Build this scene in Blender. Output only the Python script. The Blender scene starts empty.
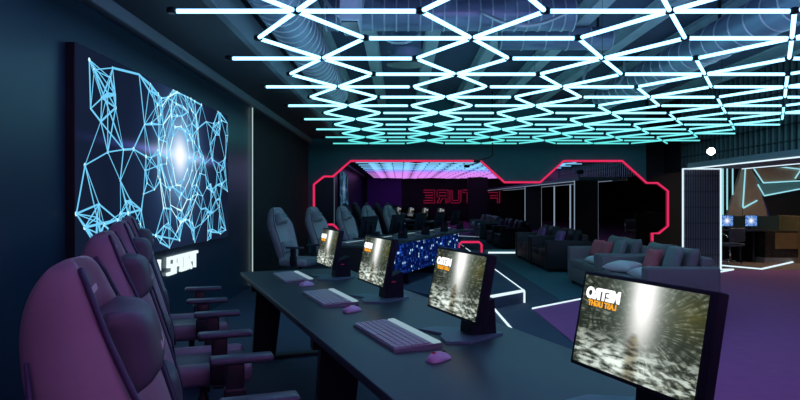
import bpy, bmesh, math, random
from mathutils import Vector, Matrix
random.seed(7)
S = bpy.context.scene
C = S.collection
PI = math.pi
EYE = 1.42          # camera height
BACK = 16.5         # far wall

# ------------------------------------------------------------------ materials
def new_mat(name):
    m = bpy.data.materials.new(name); m.use_nodes = True
    return m, m.node_tree.nodes, m.node_tree.links

def pbr(name, col, rough=.5, metal=0., noise=0., scale=30., bump=0., spec=.5, coat=0.):
    m, N, L = new_mat(name)
    if not metal: col = tuple(min(.8, c * 1.6) for c in col)
    b = N['Principled BSDF']
    b.inputs['Base Color'].default_value = (*col, 1)
    b.inputs['Roughness'].default_value = rough
    b.inputs['Metallic'].default_value = metal
    b.inputs['Specular IOR Level'].default_value = spec
    b.inputs['Coat Weight'].default_value = coat
    if noise or bump:
        tc = N.new('ShaderNodeTexCoord'); nz = N.new('ShaderNodeTexNoise')
        nz.inputs['Scale'].default_value = scale; nz.inputs['Detail'].default_value = 4
        L.new(tc.outputs['Object'], nz.inputs['Vector'])
        if noise:
            mx = N.new('ShaderNodeMix'); mx.data_type = 'RGBA'
            mx.inputs[6].default_value = (*[c * (1 - noise) for c in col], 1)
            mx.inputs[7].default_value = (*[min(1, c * (1 + noise)) for c in col], 1)
            L.new(nz.outputs['Fac'], mx.inputs[0]); L.new(mx.outputs[2], b.inputs['Base Color'])
        if bump:
            bp = N.new('ShaderNodeBump'); bp.inputs['Strength'].default_value = bump; bp.inputs['Distance'].default_value = .01
            L.new(nz.outputs['Fac'], bp.inputs['Height']); L.new(bp.outputs['Normal'], b.inputs['Normal'])
    return m

def glow(name, col, strength):
    m, N, L = new_mat(name)
    N.remove(N['Principled BSDF'])
    e = N.new('ShaderNodeEmission'); e.inputs[0].default_value = (*col, 1); e.inputs[1].default_value = strength
    L.new(e.outputs[0], N['Material Output'].inputs['Surface'])
    return m

class G:
    """tiny node-math helper"""
    def __init__(s, m):
        s.N = m.node_tree.nodes; s.L = m.node_tree.links
    def put(s, sock, v):
        if hasattr(v, 'is_linked') or hasattr(v, 'links'): s.L.new(v, sock)
        else: sock.default_value = v
    def m(s, op, a, b=0., c=0.):
        n = s.N.new('ShaderNodeMath'); n.operation = op
        for k, v in enumerate((a, b, c)):
            s.put(n.inputs[k], v)
        return n.outputs[0]
    def add(s, a, b): return s.m('ADD', a, b)
    def mul(s, a, b): return s.m('MULTIPLY', a, b)
    def gauss(s, x, w):
        t = s.mul(x, 1. / w); return s.m('EXPONENT', s.mul(s.mul(t, t), -1.))
    def mix(s, f, a, b):
        n = s.N.new('ShaderNodeMix'); n.data_type = 'RGBA'; n.clamp_factor = True
        s.put(n.inputs[0], f)
        for k, v in ((6, a), (7, b)):
            if isinstance(v, tuple): n.inputs[k].default_value = (*v, 1)
            else: s.L.new(v, n.inputs[k])
        return n.outputs[2]
    def xyz(s, x, y, z):
        n = s.N.new('ShaderNodeCombineXYZ')
        for k, v in enumerate((x, y, z)): s.put(n.inputs[k], v)
        return n.outputs[0]
    def noise(s, vec, scale, detail=3.):
        n = s.N.new('ShaderNodeTexNoise'); n.inputs['Scale'].default_value = scale; n.inputs['Detail'].default_value = detail
        s.L.new(vec, n.inputs['Vector']); return n.outputs['Fac']
    def objco(s):
        t = s.N.new('ShaderNodeTexCoord'); p = s.N.new('ShaderNodeSeparateXYZ')
        s.L.new(t.outputs['Object'], p.inputs[0]); return p.outputs[0], p.outputs[1], p.outputs[2]
    def emit(s, col, st=1.):
        e = s.N.new('ShaderNodeEmission')
        if isinstance(col, tuple): e.inputs[0].default_value = (*col, 1)
        else: s.L.new(col, e.inputs[0])
        s.put(e.inputs[1], st)
        s.L.new(e.outputs[0], s.N['Material Output'].inputs['Surface'])

def mat_game():
    """screen picture: a light shaft falling into a round debris tunnel with a dim upright shape"""
    m, N, L = new_mat('game_picture'); N.remove(N['Principled BSDF']); g = G(m)
    x, y, z = g.objco()
    u = g.mul(x, 1 / .262); v = g.mul(z, 1 / .147)
    du = g.add(u, -.08); dv = g.add(v, -.12)
    r = g.m('SQRT', g.add(g.mul(du, du), g.mul(dv, dv)))
    ang = g.m('ARCTAN2', dv, du)
    cl = lambda v_: g.m('MAXIMUM', 0., g.m('MINIMUM', v_, 1.))
    n1 = g.noise(g.xyz(g.mul(ang, 10.), g.mul(r, 2.4), 0.), 1.7, 6.)
    n2 = g.noise(g.xyz(g.mul(ang, 2.5), g.mul(r, 9.), 3.), 1.3, 5.)
    n3 = g.noise(g.xyz(g.mul(u, 3.2), g.mul(v, 7.), 1.), 1.6, 7.)
    low = cl(g.mul(g.add(v, .1), -1.7))
    deb = g.mul(cl(g.mul(g.add(n1, -.47), 6.)), cl(g.mul(g.add(n2, -.4), 5.)))
    chunk = g.mul(cl(g.mul(g.add(n3, -.5), 9.)), low)
    c = g.mix(n2, (.006, .01, .008), (.035, .045, .033))
    c = g.mix(g.mul(deb, g.add(g.mul(low, .5), .38)), c, (.42, .47, .38))
    c = g.mix(g.mul(chunk, .75), c, (.62, .7, .62))
    yell = g.mul(g.gauss(g.add(u, -.75), .35), g.gauss(g.add(v, -.55), .4))
    c = g.mix(g.mul(yell, g.mul(n1, .6)), c, (.16, .15, .03))
    top = cl(g.add(g.mul(v, .85), .5))
    halo = g.mul(g.gauss(du, .42), cl(g.add(g.mul(v, .5), .5)))
    c = g.mix(g.mul(halo, .4), c, (.42, .53, .46))
    c = g.mix(g.mul(g.mul(g.gauss(du, .19), top), 1.25), c, (1., 1., .97))
    gr = g.mul(g.gauss(g.add(v, .7), .3), g.gauss(g.add(u, .12), .5))
    c = g.mix(g.mul(gr, cl(g.mul(g.add(n3, -.36), 4.5))), c, (.85, .95, .87))
    # plain dark upright shape in the middle of the light
    w_ = g.add(g.mul(cl(g.mul(g.add(v, .1), -6.)), .06), .055)
    fx_ = g.m('DIVIDE', g.add(u, .0), w_)
    fig = g.mul(g.m('EXPONENT', g.mul(g.m('POWER', g.m('ABSOLUTE', fx_), 3.), -1.)), cl(g.mul(g.add(v, .02), -9.)))
    c = g.mix(g.mul(fig, .85), c, g.mix(cl(g.mul(g.add(n3, -.42), 4.)), (.02, .018, .01), (.26, .23, .13)))
    g.emit(c, 1.15)
    return m

def mat_wallscreen():
    m, N, L = new_mat('wall_screen_picture'); N.remove(N['Principled BSDF']); g = G(m)
    x, y, z = g.objco()
    dx = g.add(x, -.15); dz = g.add(z, -.155)
    r = g.m('SQRT', g.add(g.mul(dx, dx), g.mul(g.mul(dz, dz), 1.2)))
    n = g.noise(g.xyz(x, 0., z), 1.1, 2.)
    c = g.mix(n, (.003, .006, .018), (.01, .018, .045))
    c = g.mix(g.mul(g.gauss(r, .75), .5), c, (.05, .12, .34))
    st = g.mul(g.gauss(dz, .035), g.gauss(dx, 1.1))
    c = g.mix(g.mul(st, .8), c, (.12, .16, .75))
    st2 = g.mul(g.gauss(dz, .06), g.gauss(dx, .6))
    c = g.mix(st2, c, (.7, .85, 1.))
    c = g.mix(g.mul(g.gauss(r, .4), .8), c, (.35, .65, 1.))
    c = g.mix(g.gauss(r, .17), c, (1., 1., 1.))
    g.emit(c, 1.1)
    return m

def mat_ledpanel():
    m, N, L = new_mat('blue_led_dots'); N.remove(N['Principled BSDF']); g = G(m)
    x, y, z = g.objco()
    fx = g.m('FLOOR', g.mul(x, 22.)); fz = g.m('FLOOR', g.mul(z, 22.))
    wn = N.new('ShaderNodeTexWhiteNoise'); wn.noise_dimensions = '3D'
    L.new(g.xyz(fx, 0., fz), wn.inputs[0])
    rx = g.add(g.m('FRACT', g.mul(x, 22.)), -.5); rz = g.add(g.m('FRACT', g.mul(z, 22.)), -.5)
    dot = g.gauss(g.m('SQRT', g.add(g.mul(rx, rx), g.mul(rz, rz))), .38)
    lit = g.m('POWER', wn.outputs[0], 6.)
    c = g.mix(g.mul(dot, lit), (.001, .004, .04), (.04, .18, 1.))
    c = g.mix(g.mul(dot, g.m('GREATER_THAN', wn.outputs[0], .94)), c, (.55, .9, 1.))
    g.emit(c, 1.25)
    return m

def mat_starburst():
    m, N, L = new_mat('blue_starburst_picture'); N.remove(N['Principled BSDF']); g = G(m)
    x, y, z = g.objco()
    r = g.m('SQRT', g.add(g.mul(x, x), g.mul(z, z)))
    ang = g.m('ARCTAN2', z, x)
    n = g.noise(g.xyz(g.mul(ang, 3.), 0., 0.), 2., 3.)
    c = g.mix(g.mul(g.m('GREATER_THAN', n, .5), .8), (.02, .05, .3), (.25, .55, 1.))
    c = g.mix(g.gauss(r, .05), c, (1., 1., 1.))
    g.emit(c, 1.1)
    return m

def mat_tube():
    """colour-changing LED tubes: sea-green at the far end, white in the middle, pink at the rear of the hall"""
    m, N, L = new_mat('led_tube_light'); N.remove(N['Principled BSDF']); g = G(m)
    ge = N.new('ShaderNodeNewGeometry'); p = N.new('ShaderNodeSeparateXYZ'); L.new(ge.outputs['Position'], p.inputs[0])
    f = g.mul(g.add(p.outputs[1], 8.), 1 / 24.)
    r = N.new('ShaderNodeValToRGB'); L.new(f, r.inputs[0])
    e = r.color_ramp.elements
    e[0].position = 0; e[0].color = (.62, .22, .62, 1)
    e[1].position = 1; e[1].color = (.08, .6, .56, 1)
    for pos, col in ((.36, (.62, .22, .66, 1)), (.46, (.28, .3, .95, 1)), (.53, (.24, .6, .95, 1)), (.68, (.27, .7, .95, 1)), (.83, (.19, .68, .76, 1))):
        k = e.new(pos); k.color = col
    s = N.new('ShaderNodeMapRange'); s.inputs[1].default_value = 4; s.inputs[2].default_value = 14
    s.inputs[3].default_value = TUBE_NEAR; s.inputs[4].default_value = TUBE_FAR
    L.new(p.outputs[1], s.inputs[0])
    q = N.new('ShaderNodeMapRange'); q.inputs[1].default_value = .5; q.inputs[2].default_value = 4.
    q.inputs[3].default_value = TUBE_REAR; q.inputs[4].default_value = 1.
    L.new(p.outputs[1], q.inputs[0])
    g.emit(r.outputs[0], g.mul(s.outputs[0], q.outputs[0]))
    return m
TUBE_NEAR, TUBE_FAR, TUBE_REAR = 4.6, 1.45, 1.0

def mat_ribs(name, axis, pitch, col_a, col_b):
    m, N, L = new_mat(name); g = G(m); b = N['Principled BSDF']
    co = g.objco()
    f = g.m('GREATER_THAN', g.m('FRACT', g.mul(co[2], 1 / .32)), .88)
    c = g.mix(f, col_a, col_b)
    L.new(c, b.inputs['Base Color']); b.inputs['Roughness'].default_value = .35
    return m

M = dict(
    wall=pbr('matt_navy_paint', (.011, .036, .062), .34, noise=.12, scale=3),
    wall_dark=pbr('black_brick_paint', (.016, .02, .026), .8, noise=.5, scale=9, bump=.3),
    wall_far=pbr('matt_teal_black_paint', (.03, .13, .155), .6, noise=.15, scale=4),
    rear=pbr('black_paint', (.015, .015, .02), .6),
    purple_lit_wall=pbr('purple_lit_wall_paint', (.16, .06, .36), .8, noise=.2, scale=6),
    floor=pbr('navy_carpet', (.03, .05, .085), .75, noise=.2, scale=60, bump=.15),
    teal=pbr('teal_carpet', (.035, .1, .13), .85, noise=.2, scale=70, bump=.15),
    purple=pbr('purple_carpet', (.27, .075, .22), .85, noise=.12, scale=8, bump=.1),
    brown=pbr('brown_carpet', (.16, .11, .09), .85, noise=.2, scale=50),
    slab=pbr('ceiling_concrete', (.08, .1, .17), .8, noise=.3, scale=2),
    beam=pbr('painted_beam', (.4, .46, .62), .6, noise=.2, scale=3),
    soffit=pbr('soffit_paint', (.05, .06, .07), .6),
    trim=pbr('trim_paint', (.16, .2, .22), .5),
    duct=pbr('galvanised_duct', (.3, .37, .52), .38, metal=.6),
    seam=pbr('bright_duct_seam', (.75, .8, .85), .3, metal=.6),
    black=pbr('black_plastic', (.012, .013, .016), .35),
    case=pbr('charcoal_casing', (.008, .013, .019), .6, spec=.2),
    desk=pbr('black_desk_laminate', (.014, .034, .04), .42, spec=.75),
    leather=pbr('grey_leather', (.2, .19, .21), .4, noise=.1, scale=20, bump=.08),
    leather2=pbr('charcoal_leather', (.06, .065, .085), .42, bump=.08, scale=40),
    pale=pbr('pale_grey_leather', (.3, .34, .36), .45, noise=.08, scale=20),
    pale_seat=pbr('blue_grey_leather', (.2, .24, .27), .45, noise=.08, scale=20),
    piping=pbr('navy_piping', (.03, .035, .07), .5),
    white=pbr('white_print', (.75, .75, .78), .5),
    armpad=pbr('black_armrest_foam', (.05, .06, .08), .35),
    keyb=pbr('grey_keyboard', (.13, .16, .18), .5),
    plate=pbr('blue_grey_base_plate', (.07, .15, .17), .42),
    lilac=pbr('lilac_mouse_shell', (.42, .36, .5), .3),
    key=pbr('grey_keycap', (.3, .36, .36), .5),
    sofa=pbr('grey_sofa_leather', (.13, .125, .13), .45, noise=.1, scale=12),
    sofa_black=pbr('black_sofa_leather', (.006, .007, .009), .5),
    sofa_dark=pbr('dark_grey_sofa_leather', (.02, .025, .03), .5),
    cush_white=pbr('pale_cushion_cloth', (.5, .5, .56), .8, noise=.1, scale=30),
    cush_red=pbr('dusty_red_cushion_cloth', (.42, .1, .12), .8, noise=.2, scale=30),
    cush_purple=pbr('purple_cushion_cloth', (.22, .09, .24), .8, noise=.2, scale=30),
    cush_grey=pbr('grey_cushion_cloth', (.16, .175, .18), .8, noise=.2, scale=30),
    facet=pbr('brown_facet_panel', (.3, .23, .19), .5, noise=.2, scale=5),
    facet_teal=pbr('teal_facet_panel', (.12, .25, .28), .5),
    facet_blue=pbr('blue_facet_panel', (.03, .03, .2), .4),
    marble=pbr('black_marble', (.03, .025, .02), .15, noise=.9, scale=9),
    gold=pbr('brushed_gold', (.75, .55, .25), .5, metal=.9, noise=.2, scale=6),
    chrome=pbr('chrome', (.7, .7, .7), .15, metal=1),
    mirror=pbr('tinted_mirror', (.27, .28, .33), .0, metal=1.),
    rib=mat_ribs('ribbed_panel', 0, .2, (.2, .26, .29), (.08, .1, .11)),
    rib_back=pbr('panel_backing', (.02, .022, .03), .4),
    rib_grey=mat_ribs('grey_ribbed_panel', 0, .1, (.26, .24, .28), (.16, .16, .18)),
    neon_red=glow('red_neon', (1, .035, .15), .75),
    neon_sign=glow('dim_red_neon', (1, .03, .13), .8),
    strip=glow('white_led_strip', (.72, .9, 1), 1.15),
    strip_cyan=glow('cyan_led_strip', (.35, .8, .9), .95),
    strip_soft=glow('soft_led_strip', (.55, .75, .75), .8),
    sign=glow('white_sign_face', (.85, 1, 1), 1.05),
    title=glow('white_title', (1, 1, 1), 1.3),
    sub=glow('orange_title', (1, .4, .02), 1.1),
    plex=glow('cyan_network_line', (.17, .62, .95), 1.05),
    plexdot=glow('network_node', (.6, .95, 1), 1.2),
    warm=glow('warm_fill_light', (1, .78, .6), 45.),
    lens=glow('spot_lens', (1, .92, .75), 30.),
    key_sheen=glow('keyboard_led_reflection', (.5, .75, .9), .55),
    pc_glow=glow('red_indicator', (.9, .08, .3), .12),
)
M['game'] = mat_game(); M['wallscreen'] = mat_wallscreen(); M['ledpanel'] = mat_ledpanel()
M['burst'] = mat_starburst(); M['tube'] = mat_tube()

# ------------------------------------------------------------------ mesh helpers
class MB:
    def __init__(s): s.bm = bmesh.new(); s.mats = []; s.mi = 0
    def use(s, m):
        if m not in s.mats: s.mats.append(m)
        s.mi = s.mats.index(m); return s
    def face(s, vs, smooth=False):
        try: f = s.bm.faces.new(vs)
        except ValueError: return
        f.material_index = s.mi; f.smooth = smooth
    def merge(s, t, mat=None, smooth=False):
        vm = {}
        for v in t.verts: vm[v.index if False else v] = s.bm.verts.new((mat @ v.co) if mat else v.co)
        for f in t.faces: s.face([vm[v] for v in f.verts], smooth)
        t.free()
    def box(s, c, d, bevel=0., seg=2, rot=None, smooth=None):
        t = bmesh.new(); bmesh.ops.create_cube(t, size=1)
        for v in t.verts: v.co = Vector((v.co.x * d[0], v.co.y * d[1], v.co.z * d[2]))
        if bevel > 0: bmesh.ops.bevel(t, geom=list(t.edges), offset=min(bevel, min(d) * .49), segments=seg, profile=.5, affect='EDGES')
        mt = Matrix.Translation(c)
        if rot is not None: mt = mt @ rot
        s.merge(t, mt, (bevel > 0 and seg > 1) if smooth is None else smooth); return s
    def prism(s, pts, z0, z1, mat=None):
        a = [s.bm.verts.new((mat @ Vector((p[0], p[1], z0))) if mat else (p[0], p[1], z0)) for p in pts]
        b = [s.bm.verts.new((mat @ Vector((p[0], p[1], z1))) if mat else (p[0], p[1], z1)) for p in pts]
        s.face(a[::-1]); s.face(b); n = len(pts)
        for i in range(n): s.face([a[i], a[(i + 1) % n], b[(i + 1) % n], b[i]])
        return s
    def tube(s, pts, r, n=8, closed=False, smooth=True):
        pts = [Vector(p) for p in pts]; k = len(pts); rings = []
        rr = r if isinstance(r, (list, tuple)) else [r] * k
        up = None
        for i, p in enumerate(pts):
            if closed: d = (pts[(i + 1) % k] - pts[i - 1])
            else: d = pts[min(i + 1, k - 1)] - pts[max(i - 1, 0)]
            d.normalize()
            if up is None:
                up = Vector((0, 0, 1)) if abs(d.z) < .9 else Vector((1, 0, 0))
            a = d.cross(up).normalized(); b = a.cross(d).normalized(); up = b
            sc = 1.
            if 0 < i < k - 1 or closed:
                d1 = (pts[i] - pts[i - 1]).normalized(); d2 = (pts[(i + 1) % k] - pts[i]).normalized()
                sc = 1. / max(.5, math.cos(d1.angle(d2, 0) / 2))
            rings.append([s.bm.verts.new(p + rr[i] * sc * (math.cos(2 * PI * j / n) * a + math.sin(2 * PI * j / n) * b)) for j in range(n)])
        m = k if closed else k - 1
        for i in range(m):
            A, B = rings[i], rings[(i + 1) % k]
            for j in range(n): s.face([A[j], A[(j + 1) % n], B[(j + 1) % n], B[j]], smooth)
        if not closed: s.face(rings[0][::-1]); s.face(rings[-1])
        return s
    def lathe(s, prof, n=20, mat=None, smooth=True):
        R = []
        for r, z in prof:
            ring = []
            for j in range(n):
                v = Vector((r * math.cos(2 * PI * j / n), r * math.sin(2 * PI * j / n), z))
                ring.append(s.bm.verts.new(mat @ v if mat else v))
            R.append(ring)
        for A, B in zip(R, R[1:]):
            for j in range(n): s.face([A[j], A[(j + 1) % n], B[(j + 1) % n], B[j]], smooth)
        s.face(R[0][::-1]); s.face(R[-1]); return s
    def loft(s, rings, smooth=True):
        R = [[s.bm.verts.new(p) for p in r] for r in rings]; n = len(R[0])
        for A, B in zip(R, R[1:]):
            for j in range(n): s.face([A[j], A[(j + 1) % n], B[(j + 1) % n], B[j]], smooth)
        s.face(R[0][::-1], smooth); s.face(R[-1], smooth); return s
    def pillow(s, w, h, t, mat=None, n=12):
        """stuffed cushion, w wide (x), h high (z), t thick (y)"""
        def P(i, j, sd):
            u = -1 + 2 * i / n; v = -1 + 2 * j / n
            th = (max(0., (1 - u ** 4) * (1 - v ** 4))) ** .6 * t / 2
            k = 1 - .1 * (1 - v * v) * abs(u) ** 3; q = 1 - .1 * (1 - u * u) * abs(v) ** 3
            p = Vector((u * w / 2 * k, sd * th, v * h / 2 * q)); return mat @ p if mat else p
        F = [[s.bm.verts.new(P(i, j, -1)) for j in range(n + 1)] for i in range(n + 1)]
        B = [[F[i][j] if i in (0, n) or j in (0, n) else s.bm.verts.new(P(i, j, 1)) for j in range(n + 1)] for i in range(n + 1)]
        for i in range(n):
            for j in range(n):
                s.face([F[i][j], F[i + 1][j], F[i + 1][j + 1], F[i][j + 1]], True)
                s.face([B[i][j], B[i][j + 1], B[i + 1][j + 1], B[i + 1][j]], True)
        return s
    def quad(s, a, b, c, d):
        s.face([s.bm.verts.new(p) for p in (a, b, c, d)]); return s
    def build(s, name, mat=None, parent=None, loc=None, sub=0, normals=True):
        if normals: bmesh.ops.recalc_face_normals(s.bm, faces=s.bm.faces)
        me = bpy.data.meshes.new(name); s.bm.to_mesh(me); s.bm.free()
        for m in ([mat] if mat else s.mats): me.materials.append(m)
        o = bpy.data.objects.new(name, me); C.objects.link(o)
        if parent: o.parent = parent
        if loc is not None: o.location = loc
        if sub:
            md = o.modifiers.new('Subdivision', 'SUBSURF'); md.levels = sub; md.render_levels = sub
        return o

def tag(o, label=None, cat=None, group=None, kind=None):
    if label: o['label'] = label
    if cat: o['category'] = cat
    if group: o['group'] = group
    if kind: o['kind'] = kind
    return o
def thing(name, label, cat, loc=(0, 0, 0), rz=0., group=None):
    o = bpy.data.objects.new(name, None); C.objects.link(o)
    o.empty_display_size = .1; o.location = loc; o.rotation_euler = (0, 0, rz)
    return tag(o, label, cat, group)
def struct(o, label=None):
    o['kind'] = 'structure'
    if label: o['label'] = label
    return o
def dup(root, loc, rz, label):
    r = root.copy(); C.objects.link(r); r.location = loc; r.rotation_euler = (0, 0, rz); r['label'] = label
    for ch in list(root.children):
        c = ch.copy(); C.objects.link(c); c.parent = r
        for g in list(ch.children):
            d = g.copy(); C.objects.link(d); d.parent = c
    return r
def retint(root, table):
    """give a copied thing its own materials (copies its mesh data)"""
    for ch in list(root.children) + [g for c in root.children for g in c.children]:
        if any(m in table for m in ch.data.materials):
            ch.data = ch.data.copy()
            for k, m in enumerate(ch.data.materials):
                if m in table: ch.data.materials[k] = table[m]
def box_obj(name, lo, hi, mat, parent=None, bevel=0.):
    c = [(a + b) / 2 for a, b in zip(lo, hi)]; d = [b - a for a, b in zip(lo, hi)]
    mb = MB(); mb.box((0, 0, 0), d, bevel)
    return mb.build(name, mat, parent, c)
def RX(a): return Matrix.Rotation(a, 4, 'X')
def RY(a): return Matrix.Rotation(a, 4, 'Y')
def RZ(a): return Matrix.Rotation(a, 4, 'Z')
def T(x, y, z): return Matrix.Translation((x, y, z))

def text_mesh(txt, size, off=0., extrude=.001):
    cu = bpy.data.curves.new('lettering', 'FONT'); cu.body = txt; cu.size = size; cu.offset = off; cu.extrude = extrude
    cu.align_x = 'CENTER'; cu.align_y = 'CENTER'; cu.resolution_u = 3
    o = bpy.data.objects.new('lettering_source', cu)
    C.objects.link(o); dg = bpy.context.evaluated_depsgraph_get()
    me = bpy.data.meshes.new_from_object(o.evaluated_get(dg))
    bpy.data.objects.remove(o); bpy.data.curves.remove(cu)
    return me

# ------------------------------------------------------------------ the room
WL = -2.44      # left wall
WR = 13.0
REAR = -9.0
CEIL = 4.1
struct(box_obj('floor', (-2.6, REAR - .1, -.2), (WR + .1, 17.7, 0), M['floor']))
struct(box_obj('ceiling', (-2.6, REAR - .1, CEIL), (WR + .1, 17.7, CEIL + .2), M['slab']))
struct(box_obj('wall_left', (WL - .15, REAR, 0), (WL, 10.15, CEIL), M['wall']))
struct(box_obj('wall_left_far', (WL - .15, 10.15, 0), (WL, BACK, CEIL), M['wall_dark']))
struct(box_obj('wall_rear', (WL - .15, REAR - .15, 0), (WR + .1, REAR, CEIL), M['rear']))
struct(box_obj('wall_right', (WR, REAR, 0), (WR + .1, 17.6, CEIL), M['rear']))
struct(box_obj('wall_back', (WL - .15, BACK, 0), (6.55, BACK + .2, CEIL), M['wall_far']))
struct(box_obj('wall_side_room', (6.55, 17.5, 0), (WR, 17.6, CEIL), M['rear']))
# floor fields
def field(name, pts, z, mat):
    mb = MB(); mb.prism(pts, .0005, z); return struct(mb.build(name, mat))
field('floor_teal_carpet', [(2.27, 8.78), (5.9, 11.82), (6.6, 12.45), (6.6, 16.4), (2.27, 16.4)], .006, M['teal'])
field('floor_purple_carpet', [(1.72, -8.5), (12.5, -8.5), (12.5, 12.5), (6.75, 12.5), (5.0, 11.03), (1.72, 8.04)], .008, M['purple'])
field('floor_brown_carpet', [(6.75, 12.53), (12.9, 12.53), (12.9, 17.4), (6.7, 17.4)], .007, M['brown'])
# rear wall dressing, seen only in the mirror
struct(box_obj('trim_1', (-2.2, REAR, .2), (.1, REAR + .05, 2.95), M['purple_lit_wall']))  # purple light on the rear wall, put into the panel colour
struct(box_obj('column', (4.25, -6.2, 0), (5.45, -5.6, CEIL), M['rear']))
# left soffit and its lit trim
struct(box_obj('ceiling_soffit', (WL, REAR, 3.05), (-1.62, BACK, 3.3), M['soffit']))
struct(box_obj('trim_2', (WL, REAR, 2.93), (WL + .1, BACK, 3.05), M['trim'], bevel=.01))
struct(box_obj('trim_3', (-1.62, REAR, 3.05), (-1.55, BACK, 3.36), M['trim']))
# main ceiling beams
for k, x in enumerate((-1.2, -.46, .5, 1.5, 2.55, 3.5, 4.5, 5.5, 6.6)):
    mb = MB(); w = .1
    mb.box((0, 0, -.06), (.2, 25.2, .02)); mb.box((0, 0, .04), (.05, 25.2, .2)); mb.box((0, 0, .14), (.2, 25.2, .02))
    o = mb.build('trim_%d' % (k + 4), M['beam'], loc=(x, 3.8, CEIL - .16)); struct(o)
# right side: deep header slab over the opening, ribbed wall above it
struct(box_obj('trim_13', (5.85, REAR, 2.06), (7.45, 12.62, 2.17), M['trim']))
mb = MB().use(M['rib_back'])
mb.box((7.5, 4.2, 3.14), (.1, 26.6, 1.94))
mb.use(M['rib'])
for i in range(63):
    mb.box((7.43, 16.3 - i * .2, 3.14), (.06, .07, 1.94))
struct(mb.build('wall_right_upper'))

def strip(name, pts, label, cat='led strip', r=.014, mat='strip', group=None):
    mb = MB(); mb.tube(pts, r, 6); o = mb.build(name, M[mat]); return tag(o, label, cat, group)

strip('header_led_strip', [(5.85, REAR + .2, 2.05), (5.85, 12.6, 2.05)], 'white LED strip along the outer lower edge of the right header', r=.013)  # both strips run under the header slab, well below the ceiling
strip('header_led_strip', [(6.95, REAR + .2, 2.053), (6.95, 12.6, 2.053)], 'thin LED strip along the inner edge of the right header', r=.01)
strip('led_strip', [(WL + .025, 10.15, .02), (WL + .025, 10.15, 2.93)], 'tall vertical white LED strip on the left wall beyond the big screen', r=.009, mat='strip_soft')
strip('floor_led_strip', [(1.72, 8.04, .012), (5.0, 11.03, .012)], 'white LED strip on the floor along the purple carpet edge')
strip('floor_led_strip', [(1.22, 8.3, .012), (1.22, 5.6, .012)], 'thin white LED strip on the floor just beyond the front desk')
strip('floor_led_strip', [(4.7, 12.52, .015), (6.73, 12.52, .015)], 'white LED strip on the floor at the foot of the ribbed partition', r=.02)
strip('floor_led_strip', [(6.73, 12.52, .015), (5.1, 11.12, .015)], 'white LED strip on the floor running behind the front sofa', r=.02)
strip('floor_led_strip', [(6.62, 13.7, .015), (7.35, 12.6, .015)], 'white LED strip on the floor before the small office chair', r=.02)
strip('floor_led_strip', [(7.35, 12.6, .015), (12.0, 16.9, .015)], 'white LED strip on the floor along the reception desk', r=.022)
strip('floor_led_strip', [(2.33, 16.38, .03), (3.5, 16.38, .03)], 'short white LED strip at the foot of the mirror wall', r=.025)

# low platform by the far desk
mb = MB(); mb.prism([(1.30, 16.3), (1.714, 16.3), (1.714, 8.59), (.75, 7.63), (.0, 8.9), (.30, 9.75), (1.30, 12.4)], 0, .16)
o = struct(mb.build('floor_platform', M['floor']))
strip('platform_led_strip', [(1.72, 8.6, .165), (1.72, 16.2, .165)], 'thin LED strip along the right edge of the low platform', r=.009)
strip('platform_led_strip', [(1.714, 8.585, .165), (.75, 7.625, .165)], 'white LED strip along the front edge of the low platform', r=.02)
strip('platform_led_strip', [(1.722, 8.58, .0), (1.722, 8.58, .16)], 'short upright LED strip on the corner of the low platform', r=.014)

# ------------------------------------------------------------------ mirror wall with neon outline
def bp(px, py, y=BACK - .05):
    k = y / 620; return ((px - 400) * k, y, EYE + (200 - py) * k)
outline = [(343, 249), (343, 233), (333, 224.5), (323, 224.5), (314, 218), (314, 184.5), (324, 176.5), (333, 176.5), (350.7, 161), (480.6, 161),
           (504.4, 182.3), (540, 182.3), (563.6, 161), (622, 161), (646.5, 183), (657.2, 183), (667.6, 191), (667.6, 226), (658.5, 233.3), (652, 233.3), (652, 250)]
t = thing('neon_framed_mirror', 'wide dark tinted mirror on the back wall inside a stepped red neon outline', 'mirror', (0, BACK, 0))
mb = MB(); mb.prism([(bp(*p)[0], bp(*p)[2]) for p in outline], 0, .03, Matrix(((1, 0, 0, 0), (0, 0, 1, -.035), (0, 1, 0, 0), (0, 0, 0, 1))))
mb.build('mirror_glass', M['mirror'], t)
mb = MB(); mb.tube([(bp(*p)[0], -.075, bp(*p)[2]) for p in outline], .026, 8); mb.build('neon_tube', M['neon_red'], t)
mb = MB()
arch = [(459, 256), (459, 244.5), (461.5, 242), (479, 242), (481.5, 244.5), (481.5, 256)]
mb.tube([(bp(*p)[0], -.075, max(.03, bp(*p)[2])) for p in arch], .026, 8)
mb.build('neon_arch', M['neon_red'], t)

# ------------------------------------------------------------------ neon word on the rear wall (seen in the mirror)
def sign_letters():
    w = .19
    E = [[(0, 0), (1, 0), (1, w), (w, w), (w, .5 - w / 2), (.85, .5 - w / 2), (.85, .5 + w / 2), (w, .5 + w / 2), (w, 1 - w), (1, 1 - w), (1, 1), (0, 1)]]
    F = [[(0, 0), (w, 0), (w, .38), (.85, .38), (.85, .38 + w), (w, .38 + w), (w, 1 - w), (1, 1 - w), (1, 1), (0, 1)]]
    U = [[(0, 1), (0, .15), (.15, 0), (.85, 0), (1, .15), (1, 1), (1 - w, 1), (1 - w, .25), (1 - w - .06, w), (w + .06, w), (w, .25), (w, 1)]]
    Tt = [[(0, 1), (1, 1), (1, 1 - w), (.5 + w / 2, 1 - w), (.5 + w / 2, 0), (.5 - w / 2, 0), (.5 - w / 2, 1 - w), (0, 1 - w)]]
    R = [[(0, 0), (w, 0), (w, .36), (.5, .36), (.75, 0), (1, 0), (.75, .38), (1, .5), (1, .9), (.9, 1), (0, 1)], [(w, .55), (w, 1 - w), (.8, 1 - w), (.8, .55)]]
    return [F, U, Tt, U, R, E]
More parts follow.
